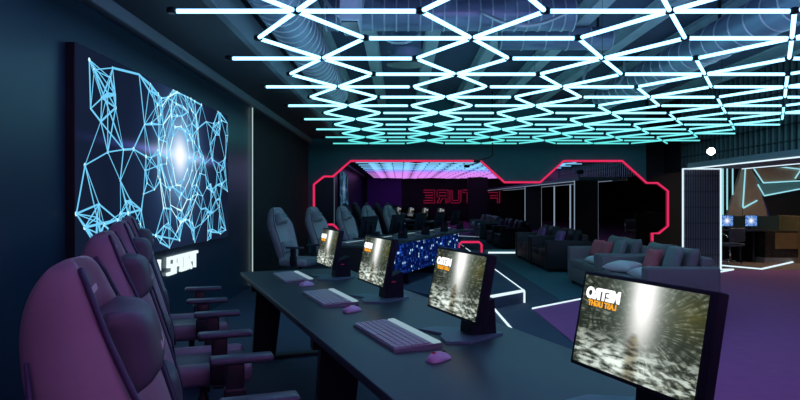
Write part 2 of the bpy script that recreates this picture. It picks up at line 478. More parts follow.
t = thing('neon_sign', 'dim red neon word FUTURE seen reversed in the mirror', 'neon sign', (4.1, REAR + .05, 1.22))
for k, (gl, x) in enumerate(zip(sign_letters(), (6.35, 5.48, 4.6, 3.74, 2.87, 1.97))):
    mb = MB()
    for poly in gl:
        mb.tube([(x - 4.1 + .37 - p[0] * .74, .06, p[1] * .87) for p in poly], .02, 6, closed=True)
    mb.build('letter', M['neon_sign'], t)

# ------------------------------------------------------------------ big screen on the left wall
SW, SH = 4.02, 1.66
t = thing('wall_screen', 'huge wall screen showing a glowing blue network of lines', 'screen', (WL, 6.53, 1.745), PI / 2)
# local: x -> +y world, y -> -x world ; the picture faces local -y
mb = MB(); mb.box((0, -.034, 0), (SW, .068, SH), .004, 1); mb.build('screen_casing', M['black'], t)
mb = MB().use(M['wallscreen'])
fy = -.071
mb.quad((-SW / 2, fy, -SH / 2), (SW / 2, fy, -SH / 2), (SW / 2, fy, SH / 2), (-SW / 2, fy, SH / 2))
nodes = []
cx, cz = .15, .155
rnd = random.Random(11)
def seg(a, b, w, y):
    a = Vector((a[0], 0, a[1])); b = Vector((b[0], 0, b[1])); d = b - a
    if d.length < 1e-4: return
    n = Vector((-d.z, 0, d.x)).normalized() * w / 2
    o = Vector((0, y, 0))
    mb.quad(a - n + o, b - n + o, b + n + o, a + n + o)
def clip(p): return (max(-SW / 2 + .01, min(SW / 2 - .01, p[0])), max(-SH / 2 + .01, min(SH / 2 - .01, p[1])))
links = set(); bright = set()
ring = []
for rr, nn in ((.3, 12), (.42, 18), (.53, 22), (.63, 24), (.74, 24)):
    base = len(nodes)
    for i in range(nn):
        a = 2 * PI * i / nn + rnd.uniform(-.12, .12); q = rr * rnd.uniform(.88, 1.12)
        nodes.append(clip((cx + q * math.cos(a) * .95, cz + q * math.sin(a) * 1.05)))
    for i in range(nn):
        links.add((base + i, base + (i + 1) % nn)); bright.add((base + i, base + (i + 1) % nn))
        if rnd.random() < .5: links.add((base + i, base + (i + 2) % nn))
ringn = len(nodes)
for i in range(ringn):
    for j in range(i):
        if (Vector(nodes[i]) - Vector(nodes[j])).length < .22 and rnd.random() < .6: links.add((j, i))
while len(nodes) < ringn + 135:
    p = (rnd.uniform(-SW / 2, SW / 2), rnd.uniform(-SH / 2, SH / 2))
    d = math.hypot(p[0] - cx, p[1] - cz)
    if d < .78: continue
    if p[0] < -1.0 and -.35 < p[1] < .45 and rnd.random() < .6: continue
    if abs(p[0]) < 1.0 and rnd.random() < .25: continue
    nodes.append(clip(p))
for i in range(ringn, len(nodes)):
    near = sorted(range(len(nodes)), key=lambda j: (Vector(nodes[i]) - Vector(nodes[j])).length)
    for j in near[1:6]: links.add((min(i, j), max(i, j)))
    if rnd.random() < .6: links.add((min(i, near[9]), max(i, near[7])))
mb.use(M['plex'])
for k, (i, j) in enumerate(sorted(links)):
    mb.use(M['plexdot'] if (i, j) in bright and rnd.random() < .6 else M['plex'])
    seg(nodes[i], nodes[j], rnd.choice((.009, .011, .015, .019)), fy - .0015 - .000004 * k)
mb.use(M['plexdot'])
for x, z in nodes:
    r = rnd.uniform(.008, .02)
    vs = [mb.bm.verts.new((x + r * math.cos(a * PI / 4), fy - .004, z + r * math.sin(a * PI / 4))) for a in range(8)]
    mb.face(vs)
mb.build('screen_picture', None, t, normals=False)

# white sign under it
GL = {'C': [[(1, 1), (0, 1), (0, 0), (1, 0)]], 'Y': [[(0, 1), (0, .55), (1, .55)], [(1, 1), (1, 0), (.25, 0)]],
      'B': [[(0, 0), (0, 1), (.85, 1), (.85, .55), (0, .5)], [(.85, .5), (1, .42), (1, 0), (0, 0)]], 'E': [[(1, 1), (0, 1), (0, 0), (1, 0)], [(0, .5), (.9, .5)]],
      'R': [[(0, 0), (0, 1), (1, 1), (1, .5), (0, .5)], [(.4, .5), (1, 0)]], 'S': [[(1, 1), (0, 1), (0, .5), (1, .5), (1, 0), (0, 0)]],
      'P': [[(0, 0), (0, 1), (1, 1), (1, .45), (0, .45)]], 'O': [[(0, 0), (0, 1), (1, 1), (1, 0), (0, 0)]], 'T': [[(0, 1), (1, 1)], [(.5, 1), (.5, 0)]]}
t = thing('wall_sign', 'glowing white block letters CYBER SPORT on the wall under the big screen', 'sign', (WL, 6.36, .725), PI / 2)
for k, ch in enumerate('CYBER SPORT'):
    if ch == ' ': continue
    mb = MB(); x0 = -1.04 + k * .191; w, h, th = .128, .16, .031
    for pl in GL[ch]:
        for a, b in zip(pl, pl[1:]):
            ax, az, bx, bz = a[0] * w, a[1] * h, b[0] * w, b[1] * h
            L_ = math.hypot(bx - ax, bz - az); an = math.atan2(bz - az, bx - ax)
            mb.box((x0 + (ax + bx) / 2 + (az + bz) * .06, -.02, (az + bz) / 2 - h / 2), (L_ + th, .03, th), rot=RY(-an))
    mb.build('letter', M['sign'], t)

# ------------------------------------------------------------------ hanging LED tube grid
H = 1.42; TZ = EYE + H; SX = .66 * H; ROW = .5487 * H; R0 = 3.284 * H
def node(i, k):
    x = (-1.21 * H if i % 2 == 0 else -.877 * H) + k * SX
    return Vector((x, R0 + ROW * i, TZ))
t_grid = thing('hanging_tube_light_grid', 'hanging ceiling grid of glowing white and cyan LED tubes in triangles', 'ceiling light', (2.7, 4.5, TZ))
off = Vector((2.7, 4.5, TZ))
tubes = []; joints = set()
for i in range(-15, 15):
    hubs = (1, 4, 7) if i % 2 == 0 else (2, 5, 8)
    for k in hubs:
        h = node(i, k); ks = (k - 1, k) if i % 2 == 0 else (k, k + 1)
        ends = [node(i, k - 1), node(i, k + 1)]
        for q in ks:
            ends.append(node(i - 1, q))
            if i < 14: ends.append(node(i + 1, q))
        joints.add((round(h.x, 3), round(h.y, 3)))
        for e in ends:
            joints.add((round(e.x, 3), round(e.y, 3)))
            d = (e - h).normalized()
            tubes.append((h + d * .04, e - d * .04))
def seen(a, b):
    c = (a + b) / 2
    if c.y < 3.6: return -1
    px, py = abs(c.x / c.y * 620), (TZ - EYE) / c.y * 620
    return 1 / c.y if px < 430 and py < 225 else -1
tubes.sort(key=lambda ab: -seen(*ab))
rest = MB()
for n_, (a, b) in enumerate(tubes):
    if n_ < 98:
        mb = MB(); mb.tube([a - off, b - off], .0175, 8); mb.build('light_tube', M['tube'], t_grid)
    else: rest.tube([a - off, b - off], .0175, 6)
o = rest.build('light_tube_field', M['tube'], t_grid); tag(o, 'the smaller farther glowing tubes of the grid', kind='stuff')
js = sorted(joints, key=lambda p: abs(p[1] - 5.4)); rest = MB()
for n_, (x, y) in enumerate(js):
    if n_ < 50:
        mb = MB(); mb.lathe([(.028, -.018), (.04, -.012), (.04, .018), (.02, .03)], 8); mb.build('joint', M['black'], t_grid, Vector((x, y, TZ)) - off)
    else: rest.lathe([(.03, -.02), (.035, .02)], 6, Matrix.Translation(Vector((x, y, TZ)) - off))
o = rest.build('joint_field', M['black'], t_grid); tag(o, 'small black joints between the farther tubes', kind='stuff')
for i in range(-14, 15, 4):
    for k in (1, 4, 7):
        p = node(i, k) - off; mb = MB(); mb.tube([p, p + Vector((0, 0, CEIL - TZ - .16))], .003, 5); mb.build('suspension_wire', M['black'], t_grid)

# ------------------------------------------------------------------ ducts and cables above the grid
def duct(name, a, b, r, label, pitch=.22, seam='seam'):
    a, b = Vector(a), Vector(b); d = b - a; n = max(2, int(d.length / pitch))
    t = thing(name, label, 'duct', a)
    prof = []; q = d.to_track_quat('Z', 'Y').to_matrix().to_4x4()
    mb = MB(); mb.lathe([(r * .9, 0), (r, .02), (r, d.length - .02), (r * .9, d.length)], 24, q); mb.build('duct_pipe', M['duct'], t)
    mb = MB()
    for i in range(n + 1):
        z = d.length * i / n; zz = max(.012, min(d.length - .012, z))
        mb.lathe([(r + .001, zz - .01), (r + .012, zz - .004), (r + .012, zz + .004), (r + .001, zz + .01)], 24, q)
    o = mb.build('seam_ring_set', M[seam], t); o['kind'] = 'stuff'
    for f in (.12, .5, .88):
        p = d * f; mb = MB(); mb.box((p.x, p.y, (CEIL - a.z + r) / 2), (.03, .03, CEIL - a.z - r)); mb.build('hanger', M['black'], t)
    return t
duct('spiral_duct', (-1.22, 2.5, 3.42), (-1.22, 11.6, 3.42), .24, 'fat round spiral duct running along the left of the ceiling')
duct('spiral_duct', (4.15, 3.5, 3.5), (4.15, 12.6, 3.5), .24, 'fat round spiral duct running along the right of the ceiling', .32)
duct('cross_duct', (-.9, 7.5, 3.66), (2.1, 7.5, 3.66), .19, 'round duct crossing the middle of the ceiling near the top', .14)
duct('cross_duct', (1.4, 8.75, 3.7), (2.98, 8.75, 3.7), .16, 'short round duct piece crossing behind the longer cross duct', .3)
# hanging box and round vent
t = thing('hanging_air_unit', 'slim grey box hanging from the ceiling above the tubes', 'air unit', (-.44, 5.6, 2.97))
mb = MB(); mb.box((0, 0, .55), (.165, .5, 1.1), .008, 1); mb.build('housing', M['beam'], t)
mb = MB(); mb.box((0, 0, -.004), (.14, .46, .012)); mb.build('grille', M['black'], t)
t = thing('hanging_round_vent', 'ribbed round ceiling vent hanging over the middle of the tube grid', 'vent', (.08, 8.35, 3.25))
mb = MB(); mb.lathe([(.2, 0), (.24, .02), (.24, .04), (.2, .07), (.24, .1), (.2, .14), (.24, .17), (.2, .21), (.2, .85)], 24); mb.build('collar', M['duct'], t)
mb = MB(); mb.lathe([(.2, -.012), (.255, -.008), (.265, 0), (.25, .012)], 24); mb.build('rim', M['black'], t)
for pts, lb in (([(-.15, 8.0, 3.9), (-.2, 7.9, 3.5), (.05, 7.8, 3.4), (.25, 7.9, 3.55), (.1, 8.0, 3.7), (.3, 8.2, 3.9)], 'looped pale cable hanging in front of the round vent'),
                ([(-.98, 7.1, 3.9), (-.75, 7.0, 3.55), (-.5, 7.1, 3.45), (-.4, 7.2, 3.9)], 'pale cable loop hanging left of the slim ceiling box'),
                ([(.95, 7.2, 3.6), (1.25, 7.05, 3.42), (1.6, 7.1, 3.44), (2.0, 7.2, 3.62)], 'pale cable sagging under the long cross duct'),
                ([(3.3, 10.4, 3.9), (3.05, 10.3, 3.4), (3.4, 10.2, 3.25), (3.7, 10.3, 3.45), (3.8, 10.5, 3.9)], 'pale cable loop hanging beside the right spiral duct')):
    mb = MB(); V = [Vector(p) for p in pts]; out = []
    for i in range(len(V) - 1):
        p0, p1, p2, p3 = V[max(i - 1, 0)], V[i], V[i + 1], V[min(i + 2, len(V) - 1)]
        for s_ in range(6):
            u = s_ / 6; out.append(.5 * (2 * p1 + (p2 - p0) * u + (2 * p0 - 5 * p1 + 4 * p2 - p3) * u * u + (3 * p1 - p0 - 3 * p2 + p3) * u ** 3))
    out.append(V[-1]); mb.tube(out, .022, 7)
    tag(mb.build('hanging_cable', M['seam']), lb, 'cable')
# black hook hanging before the mirror wall
t = thing('hanging_bracket', 'thin black bracket hanging from the ceiling before the mirror', 'bracket', (2.28, 15.3, 2.4))
mb = MB(); mb.tube([(0, 0, CEIL - 2.4), (0, 0, .12), (-.1, 0, .06), (-.34, 0, 0)], .018, 6); mb.build('rod', M['black'], t)
mb = MB(); mb.box((-.38, 0, -.02), (.16, .1, .08), .02); mb.build('camera_head', M['black'], t)
# spotlight
t = thing('hanging_spotlight', 'bright spotlight shining above the ribbed partition', 'spotlight', (6.02, 12.0, 2.36))
q = Vector((-6.02, -12.0, -.9)).to_track_quat('Z', 'Y').to_matrix().to_4x4()
mb = MB(); mb.lathe([(.05, -.2), (.075, -.17), (.085, 0), (.08, .02)], 20, q); mb.build('lamp_body', M['black'], t)
mb = MB(); mb.lathe([(.001, .018), (.068, .02), (.066, .028), (.001, .03)], 20, q); mb.build('lens', M['lens'], t)
mb = MB(); mb.tube([(0, .06, -.185), (0, .06, .05)], .012, 6); mb.box((0, .06, -.18), (.12, .12, .015)); mb.build('rod', M['black'], t)

# ------------------------------------------------------------------ front desk (its own axes: a runs nearer along the desk, b runs across it)
C0 = Vector((-1.483, 5.77)); U_ = Vector((.368, -.930)); N_ = Vector((.930, .368)); TH = -math.atan2(.930, .368)
def D(a, b, z=0.):
    p = C0 + a * U_ + b * N_; return (p.x, p.y, z)
t = thing('gaming_desk', 'long black desk in front carrying four lit monitors', 'desk', D(0, 0), TH)
mb = MB(); mb.box((2.6, .5, .73), (5.2, 1.0, .04), .004, 2); mb.build('desk_top', M['desk'], t)
for x in (.32, 2.6, 4.9):
    mb = MB()
    mb.prism([(.10, .71), (.34, .71), (.26, .03), (.06, .03)], -.03, .03, T(x, 0, 0) @ Matrix(((0, 0, 1, 0), (1, 0, 0, 0), (0, 1, 0, 0), (0, 0, 0, 1))))
    mb.prism([(.90, .71), (.66, .71), (.74, .03), (.94, .03)], -.03, .03, T(x, 0, 0) @ Matrix(((0, 0, 1, 0), (1, 0, 0, 0), (0, 1, 0, 0), (0, 0, 0, 1))))
    mb.box((x, .5, .015), (.1, .94, .03)); mb.box((x, .5, .66), (.06, .9, .1))
    mb.build('leg', M['black'], t)
mb = MB(); mb.box((2.6, .62, .45), (4.5, .03, .4)); mb.build('modesty_panel', M['black'], t)

GAME_LABELS = ('largest lit monitor, at the near right end of the front desk', 'second nearest lit monitor on the front desk, beside the near keyboard',
               'third lit monitor on the front desk, before the blue panelled desk', 'farthest and smallest lit monitor on the front desk')
def make_monitor(name, label, group, far=False):
    t = thing(name, label, 'monitor', group=group)
    w, h, th = .565, .325, .036
    lean = RX(-math.radians(11.5)); base = T(0, .0, .105) @ lean     # bottom front edge
    mb = MB(); mb.box((0, th / 2 + .001, h / 2), (w, th, h), .006, 2); mb.box((0, th + .012, h / 2), (w * .6, .03, h * .6), .012, 2)
    for v in mb.bm.verts: v.co = base @ v.co
    mb.build('casing', M['case'], t)
    mb = MB(); mb.quad((-.266, 0, -.149), (.252, 0, -.149), (.252, 0, .149), (-.266, 0, .149))
    s = mb.build('screen', M['game'], t); s.location = base @ Vector((0, -.0015, h / 2)); s.rotation_euler = (-math.radians(11.5), 0, 0)
    for txt, sz, of, xx, zz, mt, nm in (('METRO', .05, .0032, -.165, .088, 'title', 'title_lettering'), ('LAST LIGHT', .026, .0008, -.162, .056, 'sub', 'subtitle_lettering')):
        me = text_mesh(txt, sz, of)
        me.transform(Matrix.Diagonal((-1, 1, 1, 1))); me.flip_normals()
        me.transform(RX(PI / 2)); me.transform(T(xx, -.002, zz))
        me.materials.clear(); me.materials.append(M[mt])
        o = bpy.data.objects.new(nm, me); C.objects.link(o); o.parent = s
    mb = MB(); mb.prism([(-.19, -.085), (-.045, -.02), (.015, -.06), (.13, -.085), (.17, .02), (.06, .26), (-.06, .26), (-.21, .02)], 0, .012); mb.build('base_plate', M['plate'], t)
    mb = MB(); mb.loft([[(-.058, .085, .012), (.058, .085, .012), (.058, .225, .012), (-.058, .225, .012)], [(-.056, .095, .14), (.056, .095, .14), (.056, .215, .185), (-.056, .215, .185)]], False); mb.box((0, .11, .2), (.05, .04, .16), .008, 1); mb.build('stand', M['case'], t)
    mb = MB(); mb.box((.0605, .15, .12), (.004, .03, .006)); mb.build('indicator_light', M['pc_glow'], t)
    return t
mon = make_monitor('gaming_monitor', GAME_LABELS[0], 'lit monitors on the front desk')
for k, a in enumerate((4.40, 3.18, 1.96, .74)):
    loc = D(a, .60, .75)
    if k == 0: mon.location = loc; mon.rotation_euler = (0, 0, TH)
    else: dup(mon, loc, TH, GAME_LABELS[k])

# keyboards and mice
def make_keyboard(label, group):
    t = thing('keyboard', label, 'keyboard', group=group)
    mb = MB(); mb.loft([[(-.3, -.115, 0), (.3, -.115, 0), (.3, .115, 0), (-.3, .115, 0)], [(-.3, -.115, .014), (.3, -.115, .014), (.3, .115, .026), (-.3, .115, .026)]], False); mb.build('keyboard_body', M['keyb'], t)
    mb = MB(); tilt = math.atan2(.012, .23)
    for r in range(6):
        for c in range(18):
            if r == 0 and 4 < c < 10: continue
            y = -.098 + r * .029; z = .0145 + (y + .115) * .052 + .004
            mb.box((-.276 + c * .0325, y, z), (.027, .024, .009), rot=RX(tilt))
    mb.box((-.05, -.098, .0195), (.15, .024, .009), rot=RX(tilt))
    mb.build('keys', M['key'], t)
    mb = MB(); mb.box((0, .094, .0285), (.59, .036, .006), rot=RX(tilt)); mb.build('led_reflection', M['key_sheen'], t)  # emission paints the LED light reflected along the back strip
    return t
def make_mouse(label, group):
    t = thing('mouse', label, 'mouse', group=group)
    rings = []
    for y, w, h in ((-.062, .016, .012), (-.055, .028, .026), (-.025, .035, .038), (.01, .034, .036), (.04, .031, .026), (.058, .026, .015), (.063, .015, .009)):
        rings.append([(w * math.cos(a) , y, max(0.001, h * max(0, math.sin(a))) + .001) for a in [PI * q / 8 for q in range(9)]] + [(-w * .9, y, 0.0005), (w * .9, y, 0.0005)])
    mb = MB(); mb.loft(rings); mb.build('mouse_shell', M['lilac'], t)
    mb = MB(); mb.lathe([(.001, -.005), (.011, -.004), (.011, .004), (.001, .005)], 12, T(0, .035, .026) @ RY(PI / 2)); mb.build('scroll_wheel', M['black'], t)
    mb = MB(); mb.box((.0, -.034, .0375), (.014, .016, .003)); mb.build('button_light', M['pc_glow'], t)
    return t
KL = ('grey keyboard nearest the viewer on the front desk', 'grey keyboard second from the viewer on the front desk', 'grey keyboard at the far end of the front desk')
ML = ('lilac mouse nearest the viewer on the front desk', 'lilac mouse second from the viewer on the front desk', 'lilac mouse at the far end of the front desk')
kb = make_keyboard(KL[0], 'keyboards on the front desk'); mo = make_mouse(ML[0], 'mice on the front desk')
for k, a in enumerate((3.08, 1.86, .66)):
    l1, l2 = D(a, .345, .75), D(a + .48, .36, .75)
    if k == 0:
        kb.location = l1; kb.rotation_euler = (0, 0, TH); mo.location = l2; mo.rotation_euler = (0, 0, TH + .5)
    else: dup(kb, l1, TH, KL[k]); dup(mo, l2, TH + .5, ML[k])

# ------------------------------------------------------------------ gaming chairs (local +y is forward)
def make_chair(label, group):
    t = thing('gaming_chair', label, 'chair', group=group)
    def sec(z, yc, hw, wing, th=.075):
        h = [(0, -th), (.45, -th * .96), (.78, -th * .78), (.97, -.02), (1.03, wing * .5), (.95, wing), (.74, wing * .82), (.6, .03), (.3, .018)]
        r = [(x * hw, yy) for x, yy in h] + [(0, .015)] + [(-x * hw, yy) for x, yy in h[:0:-1]]
        return [(x, yc + yy, z + yy * .25) for x, yy in r]
    rows = ((.43, -.215, .20, .05), (.50, -.235, .245, .085), (.62, -.275, .262, .11), (.78, -.33, .272, .115), (.92, -.38, .288, .12), (1.01, -.412, .288, .122, .08),
            (1.085, -.438, .25, .11, .082), (1.145, -.454, .196, .093, .08), (1.2, -.464, .172, .08, .072), (1.245, -.468, .152, .066, .056), (1.278, -.468, .125, .05, .036), (1.297, -.468, .085, .03, .01))
    mb = MB(); mb.loft([sec(*r) for r in rows]); back = mb.build('backrest', M['leather'], t, sub=2)
    for sd in (-1, 1):
        mb = MB(); pts = []
        for z, yc, hw, wing in [q[:4] for q in rows[1:-1]]: pts.append((sd * hw * .965, yc + wing * .93, z + wing * .22))
        mb.tube(pts, .006, 6); mb.build('piping', M['piping'], back)
        mb = MB(); pts = []
        for z, yc, hw, wing in [q[:4] for q in rows[2:-4]]: pts.append((sd * hw * .93, yc - .045, z - .012))
        mb.tube(pts, .0045, 6); mb.build('piping', M['piping'], back)
        # dark harness opening beside the headrest
        mb = MB(); mb.pillow(.055, .12, .03, T(sd * .13, -.425, 1.10) @ RX(.24) @ RY(-sd * .35), 8); mb.build('harness_opening', M['black'], back)
    mb = MB(); mb.pillow(.215, .13, .05, T(0, -.437, 1.212) @ RX(.24)); hp = mb.build('head_panel', M['leather2'], t)
    mb = MB()
    for k in range(7):
        mb.box((-.036 + k * .012, -.411, 1.236), (.008, .003, .013), rot=RX(.24))
    mb.build('logo_print', M['white'], hp)
    mb = MB(); mb.pillow(.28, .18, .15, T(0, -.355, 1.118) @ RX(.24)); pil = mb.build('neck_pillow', M['leather2'], t)
    mb = MB()
    for k in range(7):
        mb.box((-.05 + k * .0165, -.280, 1.118), (.011, .004, .018), rot=RX(.24))
    mb.build('logo_print', M['white'], pil)
    mb = MB(); mb.pillow(.31, .2, .11, T(0, -.225, .66) @ RX(.2)); mb.build('lumbar_pillow', M['leather2'], t)
    # seat with side bolsters
    mb = MB(); mb.box((0, .0, .425), (.37, .54, .1), .035, 3); mb.build('seat', M['leather2'], t)
    for sd in (-1, 1):
        mb = MB(); mb.box((sd * .225, .01, .44), (.1, .5, .12), .04, 3, rot=RY(sd * .25)); mb.build('seat_bolster', M['leather'], t)
        mb = MB(); mb.box((sd * .325, .1, .68), (.095, .29, .032), .014, 3); pad = mb.build('armrest', M['armpad'], t)
        mb = MB(); mb.box((sd * .325, .07, .56), (.05, .085, .21), .01, 2); mb.box((sd * .325, .07, .48), (.062, .1, .14), .01, 2)
        mb.box((sd * .26, .07, .40), (.19, .07, .018), .004, 1); mb.build('armrest_post', M['black'], pad)
    mb = MB(); mb.lathe([(.07, .0), (.06, .02), (.033, .03), (.033, .19), (.022, .2), (.022, .3), (.09, .31), (.1, .33)], 16, T(0, 0, .06)); mb.build('gas_lift', M['black'], t)
    mb = MB()
    for k in range(5):
        a = 2 * PI * k / 5 + .3; d = Vector((math.cos(a), math.sin(a), 0)); s_ = Vector((-d.y, d.x, 0))
        rings = [[tuple(d * r + s_ * w * sx + Vector((0, 0, z))) for sx, z in ((-1, z0), (1, z0), (.7, z1), (-.7, z1))] for r, w, z0, z1 in ((.02, .035, .07, .12), (.18, .028, .07, .105), (.33, .02, .065, .085))]
        mb.loft(rings, False)
    bs = mb.build('star_base', M['black'], t)
    for k in range(5):
        a = 2 * PI * k / 5 + .3
        mb = MB(); q = T(.31 * math.cos(a), .31 * math.sin(a), .03) @ RZ(a) @ RX(PI / 2)
        mb.lathe([(.02, -.026), (.029, -.02), (.029, -.006), (.018, -.004), (.018, .004), (.029, .006), (.029, .02), (.02, .026)], 14, q)
        mb.tube([(.31 * math.cos(a), .31 * math.sin(a), .03), (.31 * math.cos(a), .31 * math.sin(a), .07)], .008, 6); mb.build('caster', M['black'], bs)
    return t
CL = ('purple-lit leather gaming chair nearest the viewer at lower left', 'purple-lit leather gaming chair second from the viewer on the left',
      'purple-lit leather gaming chair third from the viewer on the left', 'purple-lit leather gaming chair farthest along the front desk')
ch = make_chair(CL[0], 'gaming chairs at the front desk')
for k, a in enumerate((4.49, 3.27, 2.05, .83)):
    loc = D(a, -.45 if k == 0 else -.475); TC = TH - math.radians(1.5)
    if k == 0: ch.location = loc; ch.rotation_euler = (0, 0, TC)
    else: dup(ch, loc, TC, CL[k])

# ------------------------------------------------------------------ far desk row
A0 = Vector((-1.77, 10.0)); V_ = Vector((.361, .933)); N2 = Vector((.933, -.361)); TH2 = math.atan2(-.933, -.361)
def F(s, p, z=0.):
    q = A0 + s * V_ + p * N2; return (q.x, q.y, z)
FL = ('pale grey gaming chair nearest at the far desk, by the left wall', 'pale grey gaming chair second along the far desk', 'pale grey gaming chair third along the far desk',
      'pale grey gaming chair fourth along the far desk, half hidden by a monitor', 'pale grey gaming chair at the far end of the far desk')
for k in range(5):
    c = dup(ch, F(1.2 * k, .18), TH2 , FL[k]); c['group'] = 'gaming chairs at the far desk'
    if k == 0: first_far = c; retint(c, {M['leather']: M['pale'], M['leather2']: M['pale_seat']})
    else:
        for x, y in zip(sorted(c.children, key=lambda o: o.name), sorted(first_far.children, key=lambda o: o.name)):
            pass
        bpy.data.batch_remove([g for q in c.children for g in q.children]); bpy.data.batch_remove(list(c.children)); lbl = c['label']; lo = c.location.copy(); bpy.data.objects.remove(c)
        dup(first_far, lo, TH2, lbl)
# desk: local x = along (-V), y = N2
t = thing('far_desk', 'far black desk whose back glows with blue LED dots', 'desk', F(0, 0), TH2)
mb = MB(); mb.box((-2.35, 1.28, .735), (5.7, .84, .035), .004, 1); mb.build('desk_top', M['desk'], t)
for (s0, s1) in ((-.48, .55), (.6, 1.75), (1.8, 2.8), (2.85, 4.0)):
    mb = MB(); mb.box((0, 0, 0), (s1 - s0, .04, .49)); p = mb.build('led_panel', M['ledpanel'], t); p.location = (-(s0 + s1) / 2, 1.66, .465)
for s in (-.45, 1.18, 2.82, 4.1):
    mb = MB(); mb.box((-s, 1.3, .36), (.05, .6, .72)); mb.build('leg', M['black'], t)
ML2 = ('dark-backed monitor nearest on the far desk', 'dark-backed monitor second along the far desk', 'dark-backed monitor third along the far desk', 'dark-backed monitor fourth along the far desk', 'dark-backed monitor at the far end of the far desk')
KL2 = ('small pale keyboard nearest on the far desk', 'small pale keyboard second along the far desk', 'small pale keyboard third along the far desk', 'small pale keyboard fourth along the far desk', 'small pale keyboard at the far end of the far desk')
for k in range(5):
    m_ = dup(mon, F(1.2 * k, 1.33, .7525), TH2, ML2[k]); m_['group'] = 'monitors on the far desk'
    q = dup(kb, F(1.2 * k, 1.06, .7525), TH2, KL2[k]); q['group'] = 'keyboards on the far desk'

# ------------------------------------------------------------------ sofas (local front = -y, +x = nearer the viewer)
def make_sofa(label, wid):
    t = thing('sofa', label, 'sofa', group='sofas in a row by the partition')
    dp = .88; aw = .17; inner = wid - 2 * aw
    mb = MB(); mb.box((0, 0, .17), (wid - .04, dp - .04, .24), .02, 2); mb.build('base', M['sofa'], t)
    for sd in (-1, 1):
        mb = MB(); mb.box((sd * (wid / 2 - aw / 2), 0, .335), (aw, dp, .57), .03, 3); mb.build('arm', M['sofa'], t)
        mb = MB(); mb.box((sd * inner / 4, -.05, .35), (inner / 2 - .008, .76, .15), .04, 3); mb.build('seat_cushion', M['sofa'], t)
        mb = MB(); mb.pillow(inner / 2 - .01, .42, .2, T(sd * inner / 4, .23, .625) @ RX(-.22)); mb.build('back_cushion', M['sofa'], t)
        for yy in (-.36, .36):
            mb = MB(); mb.box((sd * (wid / 2 - .1), yy, .026), (.06, .06, .052)); mb.build('foot', M['black'], t)
    mb = MB(); mb.box((0, dp / 2 - .07, .42), (inner - .01, .14, .6), .03, 3); mb.build('back', M['sofa'], t)
    return t
RS = -PI / 2
s1 = make_sofa('grey leather two-seat sofa nearest the viewer, with pale pillows', 1.80); s1.location = (3.32, 8.15, .008); s1.rotation_euler = (0, 0, RS)
s2 = make_sofa('grey leather two-seat sofa behind the nearest one, with two red pillows', 1.62); s2.location = (3.32, 9.88, .008); s2.rotation_euler = (0, 0, RS)
s3 = dup(s2, (3.3, 12.92, .006), RS, 'black sofa beyond the gap in the sofa row, with a purple pillow'); retint(s3, {M['sofa']: M['sofa_black']})
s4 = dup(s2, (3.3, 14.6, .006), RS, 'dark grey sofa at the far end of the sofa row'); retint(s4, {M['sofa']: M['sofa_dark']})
def cushion(label, w, h, th, loc, rot, mat):
    mb = MB(); mb.pillow(w, h, th, rot, 12); o = mb.build('throw_pillow', M[mat], loc=loc); tag(o, label, 'pillow', 'throw pillows on the sofas'); return o
def lean(yaw, back): return RZ(RS + yaw) @ RX(-back)
cushion('pale blue pillow lying at the front of the nearest sofa', .46, .34, .13, (3.06, 8.5, .512), RZ(RS + .5) @ RX(-1.45), 'cush_white')
cushion('red pillow standing on the nearest sofa', .34, .34, .13, (3.33, 8.18, .62), lean(.1, .3), 'cush_red')
cushion('pale pillow lying flat behind the near arm of the nearest sofa', .38, .34, .13, (3.08, 7.75, .512), RZ(RS + .1) @ RX(-1.45), 'cush_white')
cushion('grey pillow leaning on the right end of the nearest sofa', .38, .36, .12, (3.37, 7.66, .68), lean(0, .3), 'cush_grey')
cushion('left red pillow of the pair on the second sofa', .32, .32, .12, (3.29, 10.36, .61), lean(.15, .3), 'cush_red')
cushion('right red pillow of the pair on the second sofa', .32, .32, .12, (3.31, 9.99, .61), lean(.1, .3), 'cush_red')
cushion('pale pillow lying flat on the second sofa', .36, .3, .12, (3.06, 9.6, .5), RZ(RS + .1) @ RX(-1.45), 'cush_white')
cushion('grey pillow leaning on the right end of the second sofa', .34, .34, .12, (3.33, 9.42, .66), lean(0, .3), 'cush_grey')
cushion('purple pillow on the black sofa', .5, .34, .13, (3.28, 12.75, .63), lean(0, .3), 'cush_purple')
cushion('purple pillow on the dark grey far sofa', .5, .34, .13, (3.28, 14.4, .63), lean(0, .3), 'cush_purple')

# ------------------------------------------------------------------ ribbed partitions at the right
def partition(label, loc):
    t = thing('partition_panel', label, 'partition', loc, group='ribbed partitions along the right opening')
    mb = MB().use(M['rib_back']); mb.box((0, .03, 1.025), (.75, .05, 2.05)); mb.use(M['rib_grey'])
    for i in range(15): mb.box((-.345 + i * .0493, -.005, 1.025), (.022, .03, 2.0))
    mb.build('ribbed_panel', None, t)
    for x in (-.385, .385):
        mb = MB(); mb.box((x, -.01, 1.025), (.022, .03, 2.05)); mb.build('led_edge', M['strip'], t)
    mb = MB(); mb.box((0, -.03, 2.04), (.77, .03, .022)); mb.build('led_edge', M['strip'], t)
    return t
partition('tall dark ribbed partition with glowing white edges behind the sofas', (6.115, 12.57, .01))
partition('tall ribbed partition seen only in the mirror', (6.28, 3.7, .01))
strip('led_upright', [(6.9, 5.2, .01), (6.9, 5.2, 2.05)], 'thin upright white strip seen only in the mirror, left one', r=.03)
strip('led_upright', [(6.9, 7.8, .01), (6.9, 7.8, 2.05)], 'thin upright white strip seen only in the mirror, right one', r=.03)

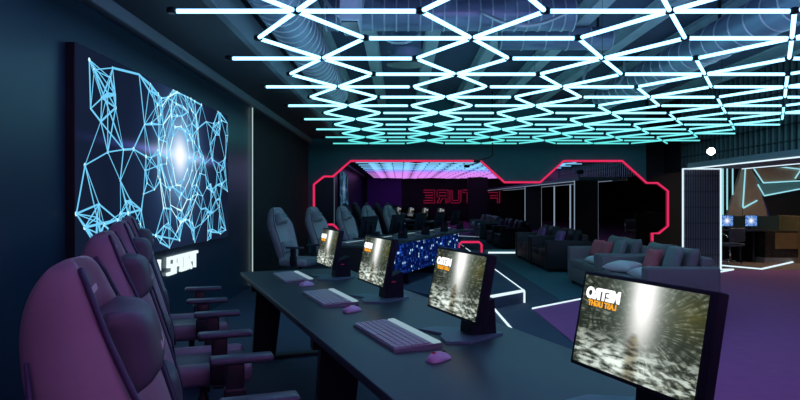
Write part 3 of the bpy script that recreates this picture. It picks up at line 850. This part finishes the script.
# ------------------------------------------------------------------ faceted feature wall in the side room
FD = 17.2
def fp(px, py): return ((px - 400) / 620 * FD, EYE + (200 - py) / 620 * FD)
t = thing('feature_wall', 'faceted brown wall of triangles edged with cyan light lines', 'wall panel', (0, FD, 0))
XZ = Matrix(((1, 0, 0, 0), (0, 0, 1, 0), (0, 1, 0, 0), (0, 0, 0, 1)))
for pts, mt, y0 in (([(743.5, 166), (745, 168), (742.4, 230), (724, 230)], 'facet', .05), ([(745, 166), (751.5, 168), (758.7, 187.3), (766, 208), (770, 230), (742.4, 230)], 'facet', 0.),
                    ([(751.7, 165), (763, 183), (796, 181), (812, 160)], 'facet', .03), ([(751.7, 168.9), (763, 182.9), (815, 180), (815, 186), (763.9, 195.7)], 'facet_teal', .08),
                    ([(763.9, 196), (776, 230), (768, 230)], 'facet_blue', .04), ([(794.6, 178.5), (803, 166), (830, 168), (830, 180)], 'facet', .01)):
    mb = MB(); mb.prism([fp(*p) for p in pts], y0, y0 + .12, XZ); mb.build('facet', M[mt], t)
for pl in ([(745.2, 165), (742.4, 207.4), (742.9, 208), (756.9, 200.4)], [(751.7, 166), (763, 182.9), (815, 180)], [(757.5, 184.5), (763.9, 195.7), (815, 186)], [(775.3, 166.3), (815, 171)],
           [(794.6, 178.5), (803, 166)], [(722.5, 160), (722.5, 225)], [(726.8, 160), (726.8, 210)], [(732.3, 160), (732.3, 195)]):
    mb = MB(); mb.tube([(*fp(*p)[:1], -.02, fp(*p)[1]) for p in pl], .018, 6); mb.build('light_line', M['strip_cyan'], t)
struct(box_obj('ceiling_side_room', (7.5, 11.0, 2.75), (12.95, 17.45, 2.85), M['rear']))

for k, (x, y) in enumerate(((8.4, 13.5), (9.9, 14.6))):  # unseen warm lamps added to brighten the side room
    mb = MB(); mb.lathe([(.16, -.03), (.2, -.02), (.2, 0)], 20); o = mb.build('fill_light', M['warm'], loc=(x, y, 2.75))
    tag(o, ('unseen warm fill light added above the left half of the reception desk', 'unseen warm fill light added above the gold end of the reception desk')[k], 'ceiling light')

# ------------------------------------------------------------------ reception desk
RY_ = 14.3
def rp(px, y=RY_): return (px - 400) / 620 * y
t = thing('reception_desk', 'black reception desk with gold end and marble front in the side room', 'desk', (rp(757), RY_, 0))
x0 = rp(757)
mb = MB(); mb.box((rp(700) - x0 + (rp(757) - rp(700)) / 2, .0, .72), (rp(757) - rp(700), .7, .04)); mb.build('desk_top', M['black'], t)
mb = MB(); mb.box((rp(745) - x0, .4, .53), (rp(790) - rp(700), .06, 1.02)); mb.build('back_panel', M['desk'], t)
mb = MB(); mb.box(((rp(789) - rp(757)) / 2, .02, .42), (rp(789) - rp(757), .7, .6)); mb.build('marble_front', M['marble'], t)
mb = MB(); mb.box(((rp(789) - rp(757)) / 2, .03, .06), (rp(789) - rp(757), .68, .12)); mb.build('kick_board', M['facet'], t)
mb = MB(); mb.box((rp(777.5) - x0, -.336, .5), (rp(789) - rp(767), .012, .36)); mb.build('gold_reflection', M['gold'], t)  # gold reflection on the marble front, built as a thin gold slab
mb = MB(); mb.box((rp(791) - x0, .03, .53), (.09, .78, 1.05)); mb.build('gold_end', M['gold'], t)
for px in (718, 737, 750):
    mb = MB(); mb.box((rp(px) - x0, .1, .36), (.04, .5, .7)); mb.build('leg', M['black'], t)
def rec_monitor(px, label):
    t = thing('reception_monitor', label, 'monitor', (rp(px), RY_ - .05, .742), group='monitors on the reception desk')
    mb = MB(); mb.box((0, .02, .2), (.3, .03, .27), .006, 1); mb.build('casing', M['black'], t)
    mb = MB(); mb.quad((-.135, 0, -.12), (.135, 0, -.12), (.135, 0, .12), (-.135, 0, .12)); mb.build('screen', M['burst'], t, (0, .002, .2))
    mb = MB(); mb.box((0, .06, .1), (.04, .03, .18)); mb.box((0, .05, .006), (.18, .12, .012)); mb.build('stand', M['black'], t)
rec_monitor(726, 'left small monitor with a blue starburst on the reception desk')
rec_monitor(750, 'right small monitor with a blue starburst on the reception desk')
t = thing('office_chair', 'small grey chair with chrome arms before the reception desk', 'chair', (rp(730, 13.6), 13.6, .007), .25)
mb = MB(); mb.box((0, 0, .44), (.42, .42, .06), .025, 2); mb.build('seat', M['leather2'], t)
mb = MB(); mb.box((0, -.2, .66), (.4, .04, .3), .018, 2); mb.build('backrest', M['leather2'], t)
for sd in (-1, 1):
    mb = MB(); mb.tube([(sd * .22, -.2, .6), (sd * .23, -.1, .67), (sd * .23, .12, .66), (sd * .22, .18, .58), (sd * .2, .12, .44)], .014, 8); mb.build('arm', M['chrome'], t)
mb = MB(); mb.lathe([(.02, .06), (.02, .42)], 10)
for k in range(5):
    a = 2 * PI * k / 5; mb.tube([(0, 0, .1), (.26 * math.cos(a), .26 * math.sin(a), .03)], [.02, .012], 6)
mb.build('base', M['chrome'], t)

# ------------------------------------------------------------------ world, camera, render look
w = bpy.data.worlds.new('World'); S.world = w; w.use_nodes = True
w.node_tree.nodes['Background'].inputs[0].default_value = (.01, .015, .03, 1); w.node_tree.nodes['Background'].inputs[1].default_value = .2
cam = bpy.data.cameras.new('Camera'); co = bpy.data.objects.new('Camera', cam); C.objects.link(co)
co.location = (0, 0, EYE); co.rotation_euler = (PI / 2, 0, 0)
cam.sensor_width = 36; cam.lens = 36 * 620 / 800; cam.clip_start = .05; cam.clip_end = 100
S.camera = co
S.view_settings.view_transform = 'Standard'; S.view_settings.look = 'None'; S.view_settings.gamma = 1; S.view_settings.exposure = 0
S.view_settings.use_curve_mapping = False
S.cycles.use_denoising = True
S.cycles.max_bounces = 8; S.cycles.glossy_bounces = 5; S.cycles.sample_clamp_indirect = 6
